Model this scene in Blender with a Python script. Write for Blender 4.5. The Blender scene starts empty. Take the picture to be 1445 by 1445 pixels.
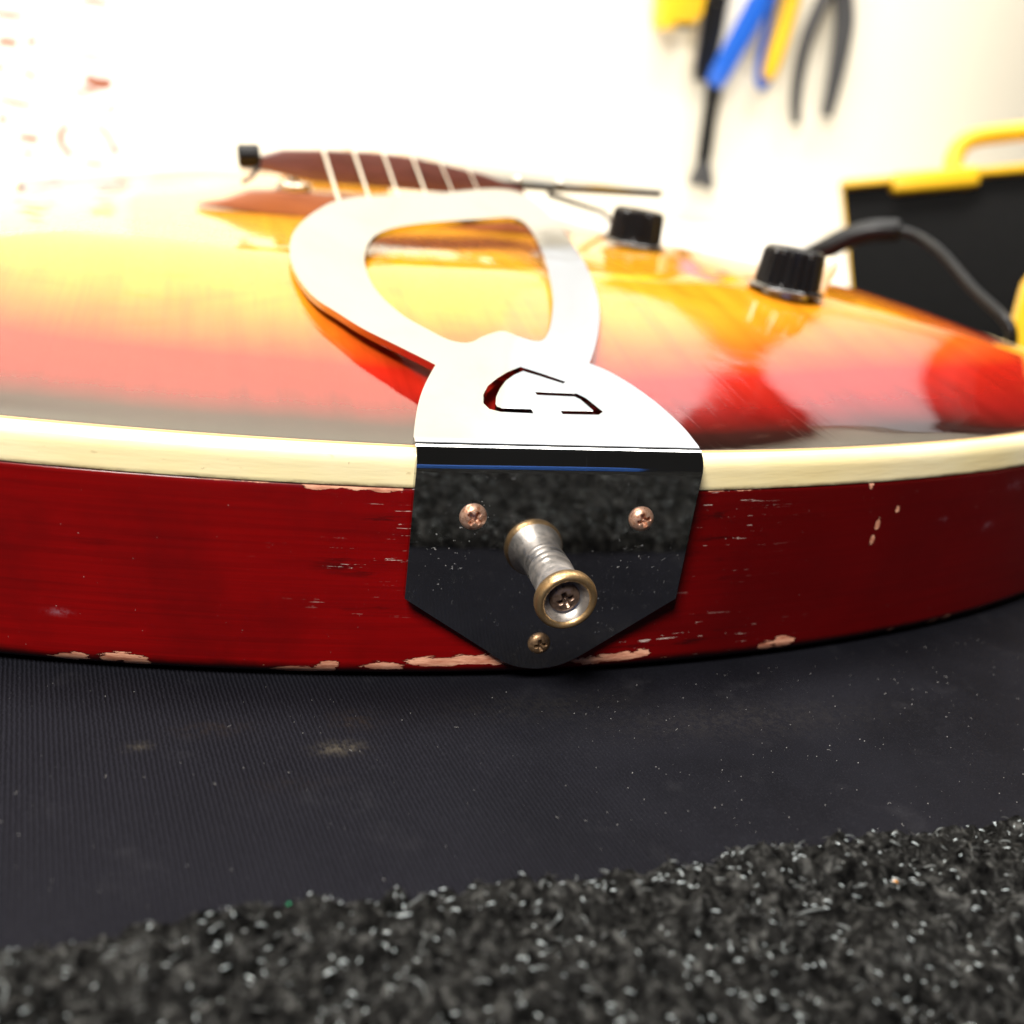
import bpy, bmesh, math, random
import numpy as np
from mathutils import Vector, Matrix
from mathutils.geometry import delaunay_2d_cdt

random.seed(7)
rng = np.random.default_rng(7)
S = bpy.context.scene
COL = S.collection

# ------------------------------------------------------------------ camera
cam_d = bpy.data.cameras.new('camera')
cam = bpy.data.objects.new('camera', cam_d)
COL.objects.link(cam)
CP = Vector((-0.0634, -0.1813, 0.1068))
yaw, pitch, roll = 0.29505, 0.35589, 0.11085
Fv = Vector((math.sin(yaw)*math.cos(pitch), math.cos(yaw)*math.cos(pitch), -math.sin(pitch)))
Rv = Fv.cross(Vector((0, 0, 1))).normalized()
Uv = Rv.cross(Fv)
R2 = Rv*math.cos(roll) + Uv*math.sin(roll)
U2 = Uv*math.cos(roll) - Rv*math.sin(roll)
M = Matrix((( R2.x, U2.x, -Fv.x, CP.x), (R2.y, U2.y, -Fv.y, CP.y), (R2.z, U2.z, -Fv.z, CP.z), (0, 0, 0, 1)))
cam.matrix_world = M
cam_d.sensor_width = 36
cam_d.lens = 37.39
cam_d.clip_start = 0.005
cam_d.clip_end = 50
cam_d.dof.use_dof = True
cam_d.dof.focus_distance = 0.202
cam_d.dof.aperture_fstop = 11
S.camera = cam

# ------------------------------------------------------------------ world, lamps, exposure
W = bpy.data.worlds.new('World'); S.world = W; W.use_nodes = True
bg = W.node_tree.nodes['Background']
bg.inputs['Color'].default_value = (1.0, 0.96, 0.9, 1)
bg.inputs['Strength'].default_value = 0.018

def area(name, loc, target, sx, sy, power, col=(1, 0.96, 0.9)):
    l = bpy.data.lights.new(name, 'AREA'); l.shape = 'RECTANGLE'
    l.size, l.size_y, l.energy, l.color = sx, sy, power, col
    o = bpy.data.objects.new(name, l); COL.objects.link(o)
    o.location = loc
    o.rotation_euler = (Vector(target)-Vector(loc)).to_track_quat('-Z', 'Y').to_euler()
    return o
area('ceiling_lamp', (-0.1, 0.42, 1.75), (-0.1, 1.15, 0.35), 2.6, 0.4, 66)
area('bench_lamp', (-0.55, -0.75, 1.15), (0, 0.05, 0), 0.4, 0.4, 33)

S.view_settings.view_transform = 'Standard'
S.view_settings.look = 'None'
S.view_settings.exposure = 0.3
S.view_settings.gamma = 1
S.cycles.use_denoising = True
S.cycles.max_bounces = 8
S.cycles.sample_clamp_indirect = 6

# ------------------------------------------------------------------ materials
def mat(name, color=(.5, .5, .5), rough=.5, metal=0., coat=0., coat_rough=.03, spec=.5):
    m = bpy.data.materials.new(name); m.use_nodes = True
    b = m.node_tree.nodes['Principled BSDF']
    b.inputs['Base Color'].default_value = (*color, 1)
    b.inputs['Roughness'].default_value = rough
    b.inputs['Metallic'].default_value = metal
    b.inputs['Coat Weight'].default_value = coat
    b.inputs['Coat Roughness'].default_value = coat_rough
    b.inputs['Specular IOR Level'].default_value = spec
    return m
class NT:
    def __init__(s, m): s.t = m.node_tree; s.b = s.t.nodes['Principled BSDF']
    def n(s, typ, **kw):
        nd = s.t.nodes.new(typ)
        for k, v in kw.items(): setattr(nd, k, v)
        return nd
    def l(s, a, b): s.t.links.new(a, b)
    def obj(s): return s.n('ShaderNodeTexCoord').outputs['Object']
    def mapping(s, v, scale=(1, 1, 1), rot=(0, 0, 0)):
        mp = s.n('ShaderNodeMapping'); mp.inputs['Scale'].default_value = scale
        mp.inputs['Rotation'].default_value = rot; s.l(v, mp.inputs['Vector']); return mp.outputs[0]
    def noise(s, v, scale, detail=4, rough=.5, dist=0.):
        t = s.n('ShaderNodeTexNoise'); t.inputs['Scale'].default_value = scale
        t.inputs['Detail'].default_value = detail; t.inputs['Roughness'].default_value = rough
        t.inputs['Distortion'].default_value = dist
        s.l(v, t.inputs['Vector']); return t.outputs['Fac']
    def ramp(s, f, stops, interp='LINEAR'):
        r = s.n('ShaderNodeValToRGB'); e = r.color_ramp.elements; r.color_ramp.interpolation = interp
        while len(e) < len(stops): e.new(.5)
        for el, (p, c) in zip(e, stops):
            el.position = p; el.color = (*c, 1) if len(c) == 3 else c
        s.l(f, r.inputs[0]); return r.outputs[0]
    def math(s, op, a, b=None, c=None, clamp=False):
        m = s.n('ShaderNodeMath', operation=op, use_clamp=clamp)
        for i, x in enumerate((a, b, c)):
            if x is None: continue
            if isinstance(x, (int, float)): m.inputs[i].default_value = x
            else: s.l(x, m.inputs[i])
        return m.outputs[0]
    def mix(s, f, a, b, blend='MIX'):
        m = s.n('ShaderNodeMix', data_type='RGBA', blend_type=blend)
        for key, x in ((0, f), (6, a), (7, b)):
            if isinstance(x, (int, float)): m.inputs[key].default_value = x
            elif isinstance(x, tuple): m.inputs[key].default_value = (*x, 1)
            else: s.l(x, m.inputs[key])
        return m.outputs[2]
    def bump(s, h, strength=.3, dist=.001, to=None):
        b = s.n('ShaderNodeBump'); b.inputs['Strength'].default_value = strength
        b.inputs['Distance'].default_value = dist; s.l(h, b.inputs['Height'])
        for t in (to or ['Normal']): s.l(b.outputs[0], s.b.inputs[t])
        return b.outputs[0]
    def attr(s, name): return s.n('ShaderNodeAttribute', attribute_name=name).outputs['Fac']
    def step(s, v, lo, hi):
        m = s.n('ShaderNodeMapRange', interpolation_type='SMOOTHSTEP')
        m.inputs[1].default_value = lo; m.inputs[2].default_value = hi
        s.l(v, m.inputs[0]); return m.outputs[0]
K = (0, 0, 0); WH = (1, 1, 1)

# sunburst lacquered top
m_top = mat('sunburst_lacquer', rough=.5, coat=1., coat_rough=.025, spec=0.)
t = NT(m_top); o = t.obj()
wob = t.noise(o, 14, 2)
sxx = t.n('ShaderNodeSeparateXYZ'); t.l(o, sxx.inputs[0])
e = t.math('ADD', t.attr('edge'), t.math('MULTIPLY', t.math('SUBTRACT', wob, .5), .010))
e = t.math('ADD', e, t.math('MULTIPLY', t.step(sxx.outputs[0], .09, .18), .014))
burst = t.ramp(t.math('DIVIDE', e, .16), [(.02, (.010, .005, .004)), (.08, (.030, .007, .005)), (.15, (.20, .007, .005)), (.27, (.42, .015, .006)),
                                          (.39, (.68, .13, .009)), (.52, (.74, .28, .013)), (1., (.78, .38, .018))])
grain = t.noise(t.mapping(o, (220, 7, 40)), 1, 6, .6)
fig = t.noise(t.mapping(o, (14, 30, 10)), 1, 4, .55, 1.2)
c1 = t.mix(t.step(grain, .35, .75), burst, (.62, .55, .45), 'MULTIPLY')
c1b = t.mix(.6, burst, c1)
c2 = t.mix(t.math('MULTIPLY', t.step(fig, .45, .75), .5), c1b, (.75, .55, .4), 'MULTIPLY')
t.l(c2, t.b.inputs['Base Color'])
crk = t.noise(t.mapping(o, (900, 25, 60), (0, 0, .55)), 1, 3)
h = t.math('ADD', t.math('MULTIPLY', t.noise(o, 30, 3), .6), t.math('MULTIPLY', t.step(crk, .60, .72), .022))
t.bump(h, .12, .002, ['Coat Normal'])
smg = t.step(t.noise(t.mapping(o, (22, 95, 95), (0, 0, -.12)), 1, 6, .7), .58, .74)
smg = t.math('MULTIPLY', smg, t.step(t.noise(o, 16, 2), .48, .60))
t.l(t.math('SUBTRACT', 1., t.math('MULTIPLY', smg, .65)), t.b.inputs['Coat Weight'])
cr = t.math('ADD', .02, t.math('MULTIPLY', t.noise(o, 60, 5, .7), .05)); t.l(cr, t.b.inputs['Coat Roughness'])

# red lacquered side with chipped edges
m_side = mat('cherry_lacquer', rough=.45, coat=.35, coat_rough=.15, spec=.15)
t = NT(m_side); o = t.obj()
gr = t.noise(t.mapping(o, (18, 18, 900)), 1, 5, .65)
gr2 = t.noise(t.mapping(o, (45, 45, 260)), 1, 5, .6)
mott = t.noise(o, 38, 4, .6)
base = t.mix(t.step(gr, .35, .7), (.190, .0004, .0006), (.140, .0003, .0005))
base = t.mix(t.math('MULTIPLY', t.step(mott, .42, .72), .5), base, (.070, .0003, .0006))
base = t.mix(t.math('MULTIPLY', t.step(gr2, .56, .80), .30), base, (.05, .0003, .0005))
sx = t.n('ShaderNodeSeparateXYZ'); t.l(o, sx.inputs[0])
side_shade = t.math('MULTIPLY', t.step(sx.outputs[0], -.005, .05), .74)  # painted shade: the red of the side darkens to the right
base = t.mix(side_shade, base, (.052, .0002, .0005))
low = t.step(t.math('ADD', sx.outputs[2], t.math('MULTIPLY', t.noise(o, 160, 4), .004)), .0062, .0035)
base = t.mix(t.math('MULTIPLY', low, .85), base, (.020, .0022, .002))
wr = t.attr('wear')
scr_n = t.noise(t.mapping(o, (60, 60, 1700)), 1, 4, .6, .4)
brk = t.noise(o, 420, 3, .6)
scr = t.math('MULTIPLY', t.step(t.math('MULTIPLY', scr_n, t.math('ADD', .55, t.math('MULTIPLY', brk, .8))), .63, .68), wr)
dkw = t.math('MULTIPLY', t.step(t.noise(t.mapping(o, (60, 60, 420)), 1, 5, .65), .54, .68), wr)
base = t.mix(t.math('MULTIPLY', dkw, .8), base, (.012, .001, .001))
base = t.mix(t.math('MULTIPLY', scr, .9, clamp=True), base, (.62, .50, .44))
scf = t.math('MULTIPLY', t.attr('scuff'), t.step(t.noise(o, 700, 4, .7), .42, .7))
base = t.mix(t.math('MULTIPLY', scf, .35), base, (.30, .22, .27))
chn = t.math('ADD', t.math('MULTIPLY', t.math('SUBTRACT', t.noise(t.mapping(o, (170, 170, 620)), 1, 6, .68, .6), .5), 2.1), t.math('MULTIPLY', t.attr('chip'), 1.1))
rim_n = t.math('MULTIPLY', t.noise(t.mapping(o, (160, 160, 500)), 1, 5, .6), t.attr('edgewear'))
chip = t.math('MAXIMUM', t.step(chn, .52, .56), t.step(rim_n, .60, .63))
wood = t.mix(t.step(t.noise(t.mapping(o, (150, 150, 900)), 1, 5, .7), .35, .65), (.78, .40, .26), (.42, .15, .09))
sp = t.step(t.noise(o, 1500, 2), .775, .80)
base = t.mix(t.math('MULTIPLY', sp, .5), base, (.5, .4, .38))
grime = t.math('SUBTRACT', t.step(chn, .40, .52), chip, clamp=True)
base = t.mix(t.math('MULTIPLY', grime, .8), base, (.012, .002, .0015))
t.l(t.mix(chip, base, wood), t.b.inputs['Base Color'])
t.l(t.math('SUBTRACT', .35, t.math('MULTIPLY', chip, .35)), t.b.inputs['Coat Weight'])
hh = t.math('SUBTRACT', t.math('ADD', t.math('MULTIPLY', gr, .02), t.math('MULTIPLY', t.noise(o, 300, 3), .02)), t.math('MULTIPLY', chip, .14))
hh = t.math('SUBTRACT', hh, t.math('MULTIPLY', scr, .05))
t.bump(hh, .6, .002, ['Normal', 'Coat Normal'])

m_bind = mat('aged_ivory_binding', rough=.35, coat=.5, coat_rough=.08)
t = NT(m_bind); o = t.obj()
c = t.mix(t.step(t.noise(o, 25, 4), .35, .7), (.92, .78, .42), (.95, .84, .54))
c = t.mix(t.math('MULTIPLY', t.step(t.noise(t.mapping(o, (300, 300, 900)), 1, 4), .68, .76), .5), c, (.55, .40, .2))
yel = t.step(t.noise(t.mapping(o, (18, 18, 60)), 1, 5, .65), .45, .72)
c = t.mix(t.math('MULTIPLY', yel, .3), c, (.84, .60, .24))
sz = t.n('ShaderNodeSeparateXYZ'); t.l(o, sz.inputs[0])
seam = t.math('MULTIPLY', t.step(sz.outputs[2], .0416, .0406), t.step(t.noise(t.mapping(o, (120, 120, 300)), 1, 5, .7), .40, .62))
c = t.mix(t.math('MULTIPLY', seam, .75), c, (.20, .08, .03))
c = t.mix(t.math('MULTIPLY', t.step(t.noise(o, 700, 3), .74, .78), .5), c, (.35, .22, .1))
t.l(c, t.b.inputs['Base Color']); t.bump(t.noise(t.mapping(o, (120, 120, 900)), 1, 4), .15, .0006)
m_line = mat('dark_purfling', (.035, .012, .008), .4)
m_tan = mat('tan_purfling', (.62, .42, .2), .4)

m_chrome = mat('worn_chrome', (.47, .48, .485), .045, 1.)
t = NT(m_chrome); o = t.obj()
h = t.math('ADD', t.noise(o, 22, 2), t.math('MULTIPLY', t.noise(o, 120, 3), .04))
t.bump(h, .16, .0012)
spk = t.step(t.noise(o, 1300, 2, .6), .66, .72)
spm = t.math('MULTIPLY', spk, t.step(t.noise(o, 45, 3), .46, .70))
sz = t.n('ShaderNodeSeparateXYZ'); t.l(o, sz.inputs[0])
vert = t.step(sz.outputs[2], .047, .042)
spm = t.math('MULTIPLY', spm, vert)
scl = t.step(t.noise(t.mapping(o, (2200, 30, 30), (0, .5, .4)), 1, 2), .74, .78)
haze_n = t.math('MULTIPLY', t.noise(o, 90, 5, .7), .05)
t.l(t.math('ADD', t.math('ADD', t.math('ADD', .02, t.math('MULTIPLY', vert, .012)), haze_n), t.math('MULTIPLY', t.math('MAXIMUM', spm, t.math('MULTIPLY', scl, .3)), .5)), t.b.inputs['Roughness'])
film = t.step(t.noise(t.mapping(o, (1, .5, 1)), 26, 5, .62, .6), .42, .72)
cc = t.mix(t.math('MULTIPLY', film, .6), (.49, .495, .50), (.385, .375, .355))
cc = t.mix(t.math('MULTIPLY', scl, .5), cc, (.62, .62, .62))
t.l(t.mix(t.math('MULTIPLY', spm, .5), cc, (.5, .45, .40)), t.b.inputs['Base Color'])
t.l(t.math('SUBTRACT', 1., t.math('MULTIPLY', spm, .75)), t.b.inputs['Metallic'])

def worn_metal(name, a, b, rough=.35, metal=.9, s=600):
    m = mat(name, a, rough, metal); t = NT(m); o = t.obj()
    f = t.step(t.noise(o, s, 5, .65), .4, .68)
    t.l(t.mix(f, a, b), t.b.inputs['Base Color'])
    t.l(t.math('ADD', rough, t.math('MULTIPLY', f, .25)), t.b.inputs['Roughness'])
    t.bump(t.noise(o, s*1.6, 4), .25, .0004)
    return m
m_rust = worn_metal('rusty_copper_screw', (.80, .50, .36), (.30, .13, .07), .32, .75, 900)
m_rustdark = worn_metal('dark_rusty_screw', (.28, .17, .09), (.06, .035, .02), .4, .7, 900)
m_nickel = worn_metal('dull_nickel', (.62, .58, .54), (.46, .41, .37), .40, .95, 260)
m_brass = worn_metal('worn_brass', (.48, .32, .16), (.32, .19, .08), .36, .9, 500)
m_pinscrew = worn_metal('brown_screw', (.30, .20, .15), (.10, .06, .04), .3, .8, 900)

m_rose = mat('rosewood', rough=.35, coat=.3, coat_rough=.2)
t = NT(m_rose); o = t.obj()
f = t.noise(t.mapping(o, (40, 300, 300)), 1, 5, .6)
t.l(t.ramp(f, [(.3, (.075, .026, .020)), (.6, (.15, .054, .044)), (.8, (.05, .017, .014))]), t.b.inputs['Base Color'])
m_rose2 = mat('orange_rosewood', rough=.4, coat=.2, coat_rough=.2)
t = NT(m_rose2); o = t.obj()
f = t.noise(t.mapping(o, (40, 300, 300)), 1, 5, .6)
t.l(t.ramp(f, [(.3, (.27, .088, .042)), (.6, (.38, .14, .065)), (.8, (.2, .065, .03))]), t.b.inputs['Base Color'])

def plastic(name, c, rough=.35, coat=0., s=200, amt=.15):
    m = mat(name, c, rough, 0, coat); t = NT(m); o = t.obj()
    f = t.noise(o, s, 4)
    t.l(t.mix(f, tuple(x*(1-amt) for x in c), tuple(min(1, x*(1+amt)) for x in c)), t.b.inputs['Base Color'])
    t.bump(t.noise(o, s*4, 3), .08, .0006)
    return m
m_blackp = plastic('black_plastic', (.010, .010, .011), .3)
m_knob = plastic('knob_plastic', (.007, .007, .008), .2)
m_guard = plastic('black_gloss_plastic', (.008, .008, .009), .12, .6)
m_blackr = plastic('black_rubber', (.004, .004, .0045), .36)
m_blackr.node_tree.nodes['Principled BSDF'].inputs['Specular IOR Level'].default_value = .25
m_cream = plastic('cream_plastic', (.82, .74, .55), .4)
m_yellow = plastic('yellow_plastic', (.86, .50, .015), .4)
m_blue = plastic('blue_plastic', (.012, .10, .50), .3)
m_grey = plastic('grey_rubber', (.045, .045, .048), .5)
m_steel = mat('string_steel', (.85, .80, .70), .3, 1.)
m_bracket = mat('dark_steel', (.06, .06, .065), .3, 1.)
m_maple = mat('mahogany_neck', (.22, .045, .025), .4, 0, .6)

m_foam = mat('charcoal_foam', rough=.95, spec=.2)
t = NT(m_foam); o = t.obj()
t.l(t.mix(t.noise(o, 260, 5, .7), (.002, .002, .0022), (.008, .008, .008)), t.b.inputs['Base Color'])
t.bump(t.noise(o, 420, 4), .8, .002)

# navy rubber mat with fine ribs, lint and stains
m_mat = mat('ribbed_rubber', rough=.75, spec=.07)
t = NT(m_mat); o = t.obj()
rib = t.n('ShaderNodeTexWave', wave_type='BANDS', bands_direction='X', wave_profile='SIN')
rib.inputs['Scale'].default_value = 1/.00130/ (math.pi*2) * 3.1416 / 10
t.l(t.mapping(o, (10, 10, 10), (0, 0, math.radians(-8.4))), rib.inputs['Vector'])
rib.inputs['Distortion'].default_value = 1.8; rib.inputs['Detail'].default_value = 2
rib.inputs['Detail Scale'].default_value = 3
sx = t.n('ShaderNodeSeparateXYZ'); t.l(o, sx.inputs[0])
rib_light_mask = t.math('ADD', t.math('MULTIPLY', t.step(t.math('ADD', sx.outputs[0], t.math('MULTIPLY', sx.outputs[1], .5)), .01, -.07), .9), .04)  # painted light: rib contrast fades to the right as the light would
fine = t.noise(o, 2600, 3, .7)
big = t.noise(o, 24, 4, .6)
col = t.mix(t.step(big, .3, .7), (.0026, .0026, .0042), (.0062, .0062, .0090))
ribv = t.math('MULTIPLY', rib.outputs['Fac'], rib_light_mask)
col = t.mix(t.math('MULTIPLY', t.math('SUBTRACT', 1., rib.outputs['Fac']), t.math('MULTIPLY', rib_light_mask, .7)), col, (.0022, .0022, .0034))  # shade painted into the rib valleys
col = t.mix(t.math('MULTIPLY', rib.outputs['Fac'], t.math('MULTIPLY', rib_light_mask, .75)), col, (.012, .012, .017))  # light painted onto the rib ridges
col = t.mix(t.math('MULTIPLY', t.step(fine, .50, .78), .40), col, (.026, .026, .033))
lint = t.math('MULTIPLY', t.step(t.noise(o, 70, 5, .7), .55, .85), .35)
col = t.mix(lint, col, (.034, .033, .037))
st = t.math('MULTIPLY', t.attr('stain'), t.step(t.noise(o, 900, 5, .7), .36, .66))
col = t.mix(t.math('MULTIPLY', st, .8), col, (.07, .06, .044))
st2 = t.math('MULTIPLY', t.attr('rust'), t.step(t.noise(o, 500, 5, .7), .36, .7))
col = t.mix(t.math('MULTIPLY', st2, .6), col, (.018, .012, .008))
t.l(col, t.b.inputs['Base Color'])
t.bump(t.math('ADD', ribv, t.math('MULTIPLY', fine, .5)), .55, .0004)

m_carpet = mat('grey_carpet', rough=.85, spec=.04)
t = NT(m_carpet); o = t.obj()
col = t.ramp(t.noise(t.mapping(o, (1, .8, 1), (0, 0, .5)), 430, 6, .75, .4), [(.40, (.0012, .0012, .0012)), (.54, (.018, .0178, .0168)), (.68, (.105, .105, .100))])
t.l(col, t.b.inputs['Base Color']); t.bump(t.noise(o, 1500, 4, .7), 1., .001)
m_fibre = mat('carpet_fibre', rough=.35, spec=.35)
t = NT(m_fibre)
oi = t.attr('tone')
t.l(t.ramp(oi, [(0, (.003, .003, .003)), (.5, (.014, .0135, .012)), (.8, (.05, .052, .050)), (.95, (.12, .13, .13)), (1, (.2, .2, .19))]), t.b.inputs['Base Color'])
m_glint = mat('glinting_fibre', (.42, .47, .48), .15, .0, 1., .1, 1.)
m_green = mat('green_fleck', (.0, .35, .14), .4)
m_orange = mat('orange_fleck', (.6, .25, .03), .5)

m_wall = mat('cream_wall', rough=.8)
t = NT(m_wall); o = t.obj()
t.l(t.mix(t.noise(t.mapping(o, (6, 6, 1)), 1, 5), (.88, .83, .71), (.86, .80, .65)), t.b.inputs['Base Color'])
m_bench = mat('white_bench', rough=.5)
t = NT(m_bench); o = t.obj()
t.l(t.mix(t.noise(o, 9, 4), (.86, .83, .78), (.80, .76, .70)), t.b.inputs['Base Color'])
m_paper = mat('white_paper', (.88, .86, .83), .7)
m_print = mat('faded_orange_print', (.28, .085, .04), .7)
m_print2 = mat('pale_orange_print', (.29, .125, .065), .7)
m_dust = mat('pale_lint', (.30, .29, .28), .8)

# ------------------------------------------------------------------ mesh helpers
def wl(o):
    v = Vector((0, 0, 0))
    while o: v += Vector(o.location); o = o.parent
    return v
def sharp(me, ang=35):
    me.polygons.foreach_set('use_smooth', [True]*len(me.polygons))
    me.set_sharp_from_angle(angle=math.radians(ang))
def mesh_obj(name, V, Fc, m, parent=None, ang=35, loc=None, attrs=None):
    """V in world coordinates"""
    base = wl(parent) if parent else Vector((0, 0, 0))
    org = Vector(loc) if loc is not None else (base.copy())
    A = np.asarray([tuple(v) for v in V], float) - np.array(org)
    me = bpy.data.meshes.new(name); me.from_pydata(A.tolist(), [], Fc); me.update()
    if attrs:
        for k, v in attrs.items():
            a = me.attributes.new(k, 'FLOAT', 'POINT'); a.data.foreach_set('value', np.asarray(v, np.float32))
    if ang: sharp(me, ang)
    if m is not None: me.materials.append(m)
    ob = bpy.data.objects.new(name, me); COL.objects.link(ob)
    if parent: ob.parent = parent
    ob.location = org - base
    return ob
def empty(name, loc):
    o = bpy.data.objects.new(name, None); COL.objects.link(o); o.location = loc; o.empty_display_size = .02; return o
def tag(o, label=None, cat=None, group=None, kind=None):
    if label: o['label'] = label
    if cat: o['category'] = cat
    if group: o['group'] = group
    if kind: o['kind'] = kind
    return o
def frame(z):
    z = Vector(z).normalized(); a = Vector((1, 0, 0)) if abs(z.x) < .8 else Vector((0, 1, 0))
    x = (a - z*a.dot(z)).normalized(); return x, z.cross(x), z
def lathe(prof, org, axis, n=48, capped=False, closed=False, fn=None):
    """prof: (r, h) list along axis"""
    x, y, z = frame(axis); org = Vector(org); V = []; Fc = []
    for r, h in prof:
        for i in range(n):
            a = 2*math.pi*i/n; rr = r*(fn(a, h) if fn else 1)
            V.append(org + x*rr*math.cos(a) + y*rr*math.sin(a) + z*h)
    k = len(prof)
    for j in range(k - (0 if closed else 1)):
        for i in range(n):
            a, b = j*n+i, j*n+(i+1) % n; c, d = ((j+1) % k)*n+(i+1) % n, ((j+1) % k)*n+i
            Fc.append((a, b, c, d))
    if capped:
        Fc.append(tuple(range(n-1, -1, -1))); Fc.append(tuple((k-1)*n+i for i in range(n)))
    return V, Fc
def tube(path, rad, n=12, cap=True):
    P = [Vector(p) for p in path]; V = []; Fc = []
    rads = rad if isinstance(rad, (list, tuple)) else [rad]*len(P)
    T = [(P[min(i+1, len(P)-1)]-P[max(i-1, 0)]).normalized() for i in range(len(P))]
    x, y, _ = frame(T[0])
    for p, tg, r in zip(P, T, rads):
        x = (x - tg*x.dot(tg)).normalized(); y = tg.cross(x)
        for i in range(n):
            a = 2*math.pi*i/n; V.append(p + x*r*math.cos(a) + y*r*math.sin(a))
    for j in range(len(P)-1):
        for i in range(n):
            Fc.append((j*n+i, j*n+(i+1) % n, (j+1)*n+(i+1) % n, (j+1)*n+i))
    if cap:
        Fc.append(tuple(range(n-1, -1, -1))); Fc.append(tuple((len(P)-1)*n+i for i in range(n)))
    return V, Fc
def catmull(P, m=8, closed=False):
    P = [Vector(p) for p in P]; n = len(P); out = []
    rngk = range(n if closed else n-1)
    for i in rngk:
        g = (lambda k: P[k % n]) if closed else (lambda k: P[max(0, min(n-1, k))])
        p0, p1, p2, p3 = g(i-1), g(i), g(i+1), g(i+2)
        for k in range(m):
            u = k/m
            out.append(.5*((2*p1)+(p2-p0)*u+(2*p0-5*p1+4*p2-p3)*u*u+(3*p1-p0-3*p2+p3)*u**3))
    if not closed: out.append(P[-1])
    return out
def merge(*parts):
    V, Fc = [], []
    for v, f in parts:
        b = len(V); V += [Vector(q) for q in v]; Fc += [tuple(i+b for i in q) for q in f]
    return V, Fc
def boxm(mn, mx, mtx=None, bev=0., seg=2):
    bm = bmesh.new(); bmesh.ops.create_cube(bm, size=1)
    mn, mx = Vector(mn), Vector(mx); c = (mn+mx)/2; s = mx-mn
    for v in bm.verts: v.co = Vector((v.co.x*s.x, v.co.y*s.y, v.co.z*s.z)) + c
    if bev: bmesh.ops.bevel(bm, geom=bm.edges[:], offset=bev, segments=seg, profile=.5, affect='EDGES')
    if mtx is not None: bm.transform(mtx)
    bm.verts.index_update()
    V = [v.co.copy() for v in bm.verts]; Fc = [tuple(v.index for v in f.verts) for f in bm.faces]; bm.free()
    return V, Fc
def prism(poly, fn, thick, bev=0.):
    """extrude 2D polygon; fn(u,v,w)->world"""
    bm = bmesh.new()
    lo = [bm.verts.new((u, v, 0)) for u, v in poly]; f = bm.faces.new(lo)
    r = bmesh.ops.extrude_face_region(bm, geom=[f])
    for g in r['geom']:
        if isinstance(g, bmesh.types.BMVert): g.co.z += thick
    bmesh.ops.recalc_face_normals(bm, faces=bm.faces[:])
    if bev: bmesh.ops.bevel(bm, geom=bm.edges[:], offset=bev, segments=2, profile=.5, affect='EDGES')
    bm.verts.index_update()
    V = [Vector(fn(*v.co)) for v in bm.verts]; Fc = [tuple(v.index for v in q.verts) for q in bm.faces]; bm.free()
    return V, Fc
def inside(px, py, poly):
    c = False; n = len(poly)
    for i in range(n):
        x1, y1 = poly[i][:2]; x2, y2 = poly[(i+1) % n][:2]
        if (y1 > py) != (y2 > py) and px < (x2-x1)*(py-y1)/(y2-y1)+x1: c = not c
    return c
def cdt(outer, holes):
    vs, es = [], []
    for lp in [outer]+holes:
        b = len(vs); vs += [Vector((p[0], p[1])) for p in lp]
        es += [(b+i, b+(i+1) % len(lp)) for i in range(len(lp))]
    v, e_, f, *_ = delaunay_2d_cdt(vs, es, [], 0, 1e-7)
    out = []
    for tri in f:
        c = sum((v[i] for i in tri), Vector((0, 0)))/len(tri)
        if inside(c.x, c.y, outer) and not any(inside(c.x, c.y, h) for h in holes): out.append(tuple(tri))
    return v, out

# ------------------------------------------------------------------ setting: bench, wall
wallY = 1.15
tag(mesh_obj('wall', *boxm((-4.0, wallY, -.9), (2.6, wallY+.1, 2.6)), m_wall), kind='structure')
tag(mesh_obj('bench_top', *boxm((-1.6, -.30, -.045), (2.0, wallY-.002, -.0032), None, .002), m_bench), kind='structure')

m_white = mat('reflection_panel_white', (.84, .89, .95), .6)
t = NT(m_white); o = t.obj()
t.l(t.mix(t.noise(o, 5, 4), (.80, .85, .91), (.88, .93, .98)), t.b.inputs['Base Color'])
tag(mesh_obj('reflection_panel', *boxm((.36, wallY-.014, .54), (2.6, wallY-.001, 2.6), None, .004), m_white), kind='structure')  # unseen panel added to cool part of the chrome's reflection

# ------------------------------------------------------------------ guitar body outline
D = .0477
def modelY(X):
    return .0952*(1-(np.clip(1-np.abs(X/.21308)**1.85, 0, 1))**(1/1.85)) + .0048*X
Xs = np.linspace(-.19, .19, 39)
tail = [(x, modelY(x)) for x in Xs]
right = [(.2015, .071), (.2125, .105), (.2185, .145), (.2195, .18), (.2165, .222), (.207, .265), (.19, .305), (.169, .343), (.157, .385), (.163, .43), (.160, .47), (.135, .505), (.09, .522), (.04, .526)]
left = [(-x, y) for x, y in right][::-1]
ctrl = tail + right + left
raw = [(v.x, v.y) for v in catmull([(x, y, 0) for x, y in ctrl], 60, True)]
raw = np.array(raw)
seg = np.linalg.norm(np.roll(raw, -1, 0)-raw, axis=1); cum = np.concatenate([[0], np.cumsum(seg)])
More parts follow.
